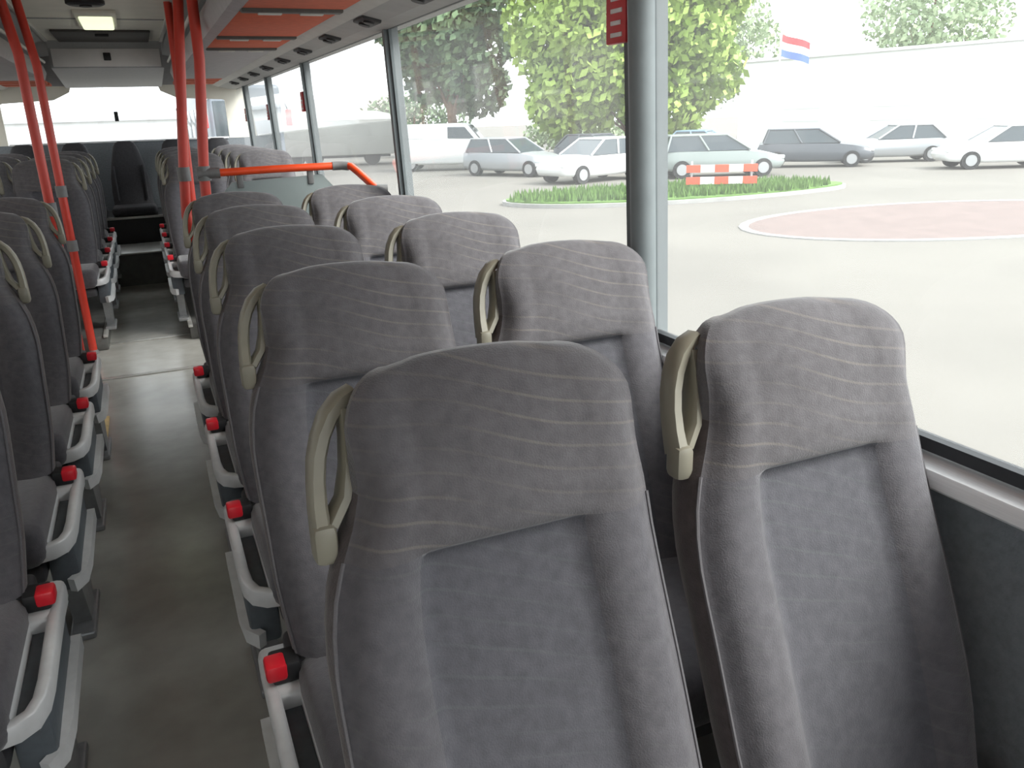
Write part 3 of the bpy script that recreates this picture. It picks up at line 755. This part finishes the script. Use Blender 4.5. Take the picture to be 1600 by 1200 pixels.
def car(x, y, rz, paint, lab, kind='hatch', L=4.1, name='parked_car'):
    t = thing(name, lab, 'van' if kind == 'van' else 'car', (x, y, GZ), rz, 'parked vehicles')
    hl = L / 2
    if kind == 'van':
        st = [(-hl, .45, 1.0, .80), (-hl + .06, .32, 1.55, .88), (-hl + .3, .28, 1.60, .92), (hl - 1.5, .28, 1.60, .92), (hl - .9, .28, 1.22, .92), (hl - .25, .28, 1.0, .88), (hl - .03, .34, .82, .80), (hl, .42, .7, .70)]
    else:
        st = [(-hl, .42, .75, .70), (-hl + .08, .30, .92, .78), (-hl + .5, .25, .95, .84), (-.4, .22, .93, .86), (.8, .22, .92, .86), (hl - .7, .24, .84, .83), (hl - .15, .28, .70, .76), (hl, .40, .58, .66)]
    vs = []; fs = []
    for s, zb, zt, w in st:
        zm = zb + (zt - zb) * .55
        sec = [(-w * .9, zb), (-w, zb + .1), (-w, zm), (-w * .94, zt - .03), (-w * .8, zt), (0, zt + .02), (w * .8, zt), (w * .94, zt - .03), (w, zm), (w, zb + .1), (w * .9, zb)]
        vs += [(s, p, q) for p, q in sec]
    n = 11
    for i in range(len(st) - 1):
        for k in range(n): fs.append((i * n + k, i * n + (k + 1) % n, (i + 1) * n + (k + 1) % n, (i + 1) * n + k))
    fs += [tuple(range(n)), tuple(reversed(range((len(st) - 1) * n, len(st) * n)))]
    MB().add(vs, fs).build('body', paint, t, angle=50)
    def loft(sts):
        v = []; f = []
        for s, z, w in sts: v += [(s, -w, z), (s, w, z)]
        return v
    if kind == 'van':
        gl = MB()                                          # upper body
        prof = [(-hl + .06, 1.5), (-hl + .12, 1.98), (-hl + .3, 2.05), (hl - 1.9, 2.05), (hl - 1.6, 1.98), (hl - 1.0, 1.25)]
        vs = [(s, sg * (.90 if z < 1.6 else .80), z) for sg in (-1, 1) for s, z in prof]; k = len(prof)
        fs = [tuple(range(k)), tuple(range(2 * k - 1, k - 1, -1))] + [(i, (i + 1) % k, k + (i + 1) % k, k + i) for i in range(k)]
        gl.add(vs, fs); gl.build('upper_body', paint, t, angle=30)
        for sg in (-1, 1):
            MB().add([(s, sg * (.915 - .2 * max(0, z - 1.5)), z) for s, z in ((hl - 2.5, 1.42), (hl - 1.3, 1.38), (hl - 1.72, 1.88), (hl - 2.5, 1.90))], [(0, 1, 2, 3)]).build('side_window', 'car_glass', t, smooth=False)
        MB().add([(hl - 1.02, -.72, 1.32), (hl - 1.02, .72, 1.32), (hl - 1.55, .68, 1.95), (hl - 1.55, -.68, 1.95)], [(0, 1, 2, 3)]).xform(Matrix.Translation((.03, 0, .02))).build('windscreen', 'car_glass', t, smooth=False)
    else:
        base = [(-hl + .22, .92), (hl - 1.25, .92)]; topl = [(-hl + .75, 1.40), (hl - 2.05, 1.43)]
        if kind == 'estate': topl[0] = (-hl + .40, 1.42)
        gb = [(base[0][0], .92, .80), (base[1][0], .92, .80), (topl[1][0], topl[1][1], .62), (topl[0][0], topl[0][1], .62)]
        vs = [(s, sg * w, z) for sg in (-1, 1) for s, z, w in gb]
        MB().add(vs, [(0, 1, 2, 3), (7, 6, 5, 4), (0, 4, 5, 1), (1, 5, 6, 2), (2, 6, 7, 3), (3, 7, 4, 0)]).build('cabin_glass', 'car_glass', t, smooth=False)
        MB().rbox(topl[0][0] - .04, topl[1][0] + .05, -.64, .64, 1.40, 1.47, .03, 3).build('roof', paint, t)
        for sg in (-1, 1):
            for (s0, s1) in ((base[0][0], topl[0][0]), (base[1][0], topl[1][0]), ((base[0][0] + base[1][0]) / 2, (topl[0][0] + topl[1][0]) / 2)):
                MB().tube([(s0, sg * .81, .93), (s1, sg * .63, 1.43)], .035, 6).build('roof_pillar', paint, t)
    for s in (-hl + .75, hl - .8):
        for sg in (-1, 1):
            w = MB().tube([(s, sg * .66, .31), (s, sg * .88, .31)], .31, 20).build('wheel', 'tyre', t)
            MB().tube([(s, sg * .87, .31), (s, sg * .895, .31)], .19, 16).build('hub_cap', 'hub', w)
    for sg in (-1, 1): MB().rbox(hl - .14, hl - .01, sg * .58 - .14, sg * .58 + .14, .58, .70, .03).build('headlamp', 'lamp_clear', t)
    return t
R_ = math.radians
car(13.3, 36.6, R_(-28), 'car_white', 'white van parked below the dark tree', 'van', 5.0, 'parked_van')
car(13.9, 30.8, R_(-62), 'car_silver', 'silver car parked between the white van and the white car', 'estate', 4.3)
car(18.0, 31.0, R_(-70), 'car_dark', 'dark car parked behind the silver car', 'hatch', 4.2)
car(14.7, 25.9, R_(195), 'car_white', 'white car parked left of the nearest window post', 'hatch', 4.1)
car(18.9, 24.3, R_(-22), 'car_green', 'grey green car parked behind the striped barrier', 'estate', 4.4)
car(22.3, 29.3, R_(-50), 'car_blue', 'blue grey car parked right of the lime tree', 'hatch', 4.0)
car(24.6, 25.6, R_(-40), 'car_dark', 'dark car parked before the white hall', 'estate', 4.3)
car(28.6, 25.4, R_(150), 'car_silver', 'silver car parked before the white hall', 'hatch', 4.1)
car(28.0, 20.2, R_(150), 'car_white', 'white car parked before the white hall', 'hatch', 4.1)

# white hall
hv = Vector((41.5 - 33.2, 11.5 - 41, 0)); Lh = hv.length; hr = math.atan2(hv.y, hv.x)
h = thing('industrial_hall', 'long white industrial hall behind the parked cars', 'building', (33.2, 41, GZ), hr)
MB().box(0, Lh, 0, 12, 0, 4.85).build('hall_wall', 'hall', h, smooth=False)
MB().rbox(-.2, Lh + .2, -.12, 12.1, 4.80, 4.95, .03).build('roof_edge', 'hall', h)
k = 0; xx = 3.0
while xx < Lh - 3:
    d = MB().rbox(xx, xx + 2.4, -.05, .02, 0, 2.8, .02).build('hall_gate', 'hall', h)
    for q in range(4): MB().rbox(xx + .06, xx + 2.34, -.07, -.04, .1 + q * .68, .72 + q * .68, .01).build('gate_panel', 'hall', d)
    xx += 5.2
# flag
fg = thing('flag', 'red white and blue flag on a pole before the hall', 'flag', (25.2, 28.6, GZ))
MB().tube([(0, 0, 0), (0, 0, 5.3)], .04, 8).build('flag_pole', 'white', fg)
for i, mm in enumerate(('flag_red', 'white', 'flag_blue')):
    vs = []; fs = []
    for k in range(9):
        x = .05 + k * .2
        for z in (5.15 - i * .28, 5.15 - (i + 1) * .28):
            for dd in (0, .01): vs.append((x, dd + .08 * math.sin(k * .9), z - .04 * k))
    for k in range(8):
        b0 = k * 4; b1 = b0 + 4
        fs += [(b0, b1, b1 + 2, b0 + 2), (b0 + 1, b0 + 3, b1 + 3, b1 + 1), (b0, b0 + 1, b1 + 1, b1), (b0 + 2, b1 + 2, b1 + 3, b0 + 3)]
    MB().add(vs, fs).build('flag_stripe', mm, fg)
# box trailer and pale house seen through the far windows
tr = thing('box_trailer', 'grey box trailer with a white rounded roof beyond the yard', 'trailer', (9.7, 46, GZ), math.radians(-14))
MB().rbox(-3.4, 3.4, -1.2, 1.2, .55, 2.35, .06).build('box_body', 'trailer', tr)
rf = MB().prism([(-3.4, 2.34), (3.4, 2.34), (3.3, 2.62), (2.6, 2.78), (0, 2.86), (-2.2, 2.72), (-3.2, 2.55)], 'y', -1.2, 1.2); rf.build('trailer_roof', 'white', tr, smooth=False)
for s in (-1.9, -.9, 2.2):
    for sg in (-1, 1): MB().tube([(s, sg * .8, .45), (s, sg * 1.1, .45)], .45, 18).build('wheel', 'tyre', tr)
MB().rbox(-3.2, 3.2, -.9, .9, .42, .58, .03).build('chassis', 'car_dark', tr)
ho = thing('pale_house', 'pale beige house with a low roof far beyond the trailer', 'building', (16.5, 66, GZ), math.radians(-10))
MB().box(-5, 5, 0, 8, 0, 3.0).build('house_wall', 'house', ho, smooth=False)
MB().prism([(-.5, 2.95), (8.5, 2.95), (4, 4.2)], 'x', -5.4, 5.4).build('house_roof', 'house_roof', ho, smooth=False)
for x in (-4, -1, 2):
    w = MB().rbox(x, x + 1.3, -.06, .02, 1.0, 2.3, .02).build('house_window', 'white', ho)
    MB().rbox(x + .1, x + 1.2, -.08, -.05, 1.1, 2.2, .01).build('window_pane', 'window_dark', w)

sd = thing('pale_shed', 'low pale grey shed seen through the rear window', 'building', (-1.5, 58, GZ))
MB().box(-11, 8.5, 0, 8, 0, 2.75).build('shed_wall', 'hall', sd, smooth=False)
MB().rbox(-11.2, 8.7, -.3, 8.2, 2.75, 3.05, .05).build('shed_roof', 'hall_trim', sd)
for k in range(7): MB().rbox(-10 + k * 2.6, -10 + k * 2.6 + 2.2, -.05, .02, .0, 2.1, .02).build('shed_gate', 'hall_trim', sd)
# building added left of the bus to cut side light, barely in view
nb = thing('added_building', 'long pinkish grey building added to cut light from the left, barely glimpsed', 'building', (-5.0, 0, GZ))
MB().box(-6, 0, -16, 30, 0, 7.2).build('building_wall', 'added_wall', nb, smooth=False)
MB().rbox(-6.2, .2, -16.2, 30.2, 7.2, 7.5, .05).build('roof_edge', 'hall_trim', nb)
for k in range(9):
    w = MB().rbox(-.02, .06, -14 + k * 4.6, -11.8 + k * 4.6, 2.2, 3.8, .02).build('building_window', 'white', nb)
    MB().rbox(.05, .075, -13.9 + k * 4.6, -11.9 + k * 4.6, 2.3, 3.7, .01).build('window_pane', 'window_dark', w)

# coach parked farther back, seen through the rear side windows
co = thing('parked_coach', 'blue grey coach parked far behind, seen through the rear right windows', 'coach', (3.75, 31, GZ), math.radians(2))
MB().rbox(-1.25, 1.25, 0, 12, .35, 3.6, .15, 3).build('coach_body', 'coach', co)
ws = MB().rbox(-1.1, 1.1, -.03, .10, 1.35, 3.1, .05).build('windscreen', 'car_glass', co)
for k in range(6): MB().rbox(-1.275, -1.2, 1.0 + k * 1.8, 2.65 + k * 1.8, 1.6, 2.9, .03).build('coach_window', 'car_glass', co)
for sg in (-1, 1):
    MB().rbox(sg * .85 - .2, sg * .85 + .2, -.04, .08, .75, .95, .04).build('headlamp', 'lamp_clear', co)
    MB().rbox(sg * 1.42 - .1, sg * 1.42 + .1, -.25, -.1, 2.2, 2.75, .04).build('mirror', 'sign_red', co)
    MB().tube([(sg * 1.42, -.17, 2.7), (sg * 1.3, -.1, 3.1), (sg * 1.1, .1, 3.3)], .03, 6).build('mirror_arm', 'car_dark', co)
    for y in (2.5, 9.2): MB().tube([(sg * .9, y, .5), (sg * 1.27, y, .5)], .5, 20).build('wheel', 'tyre', co)
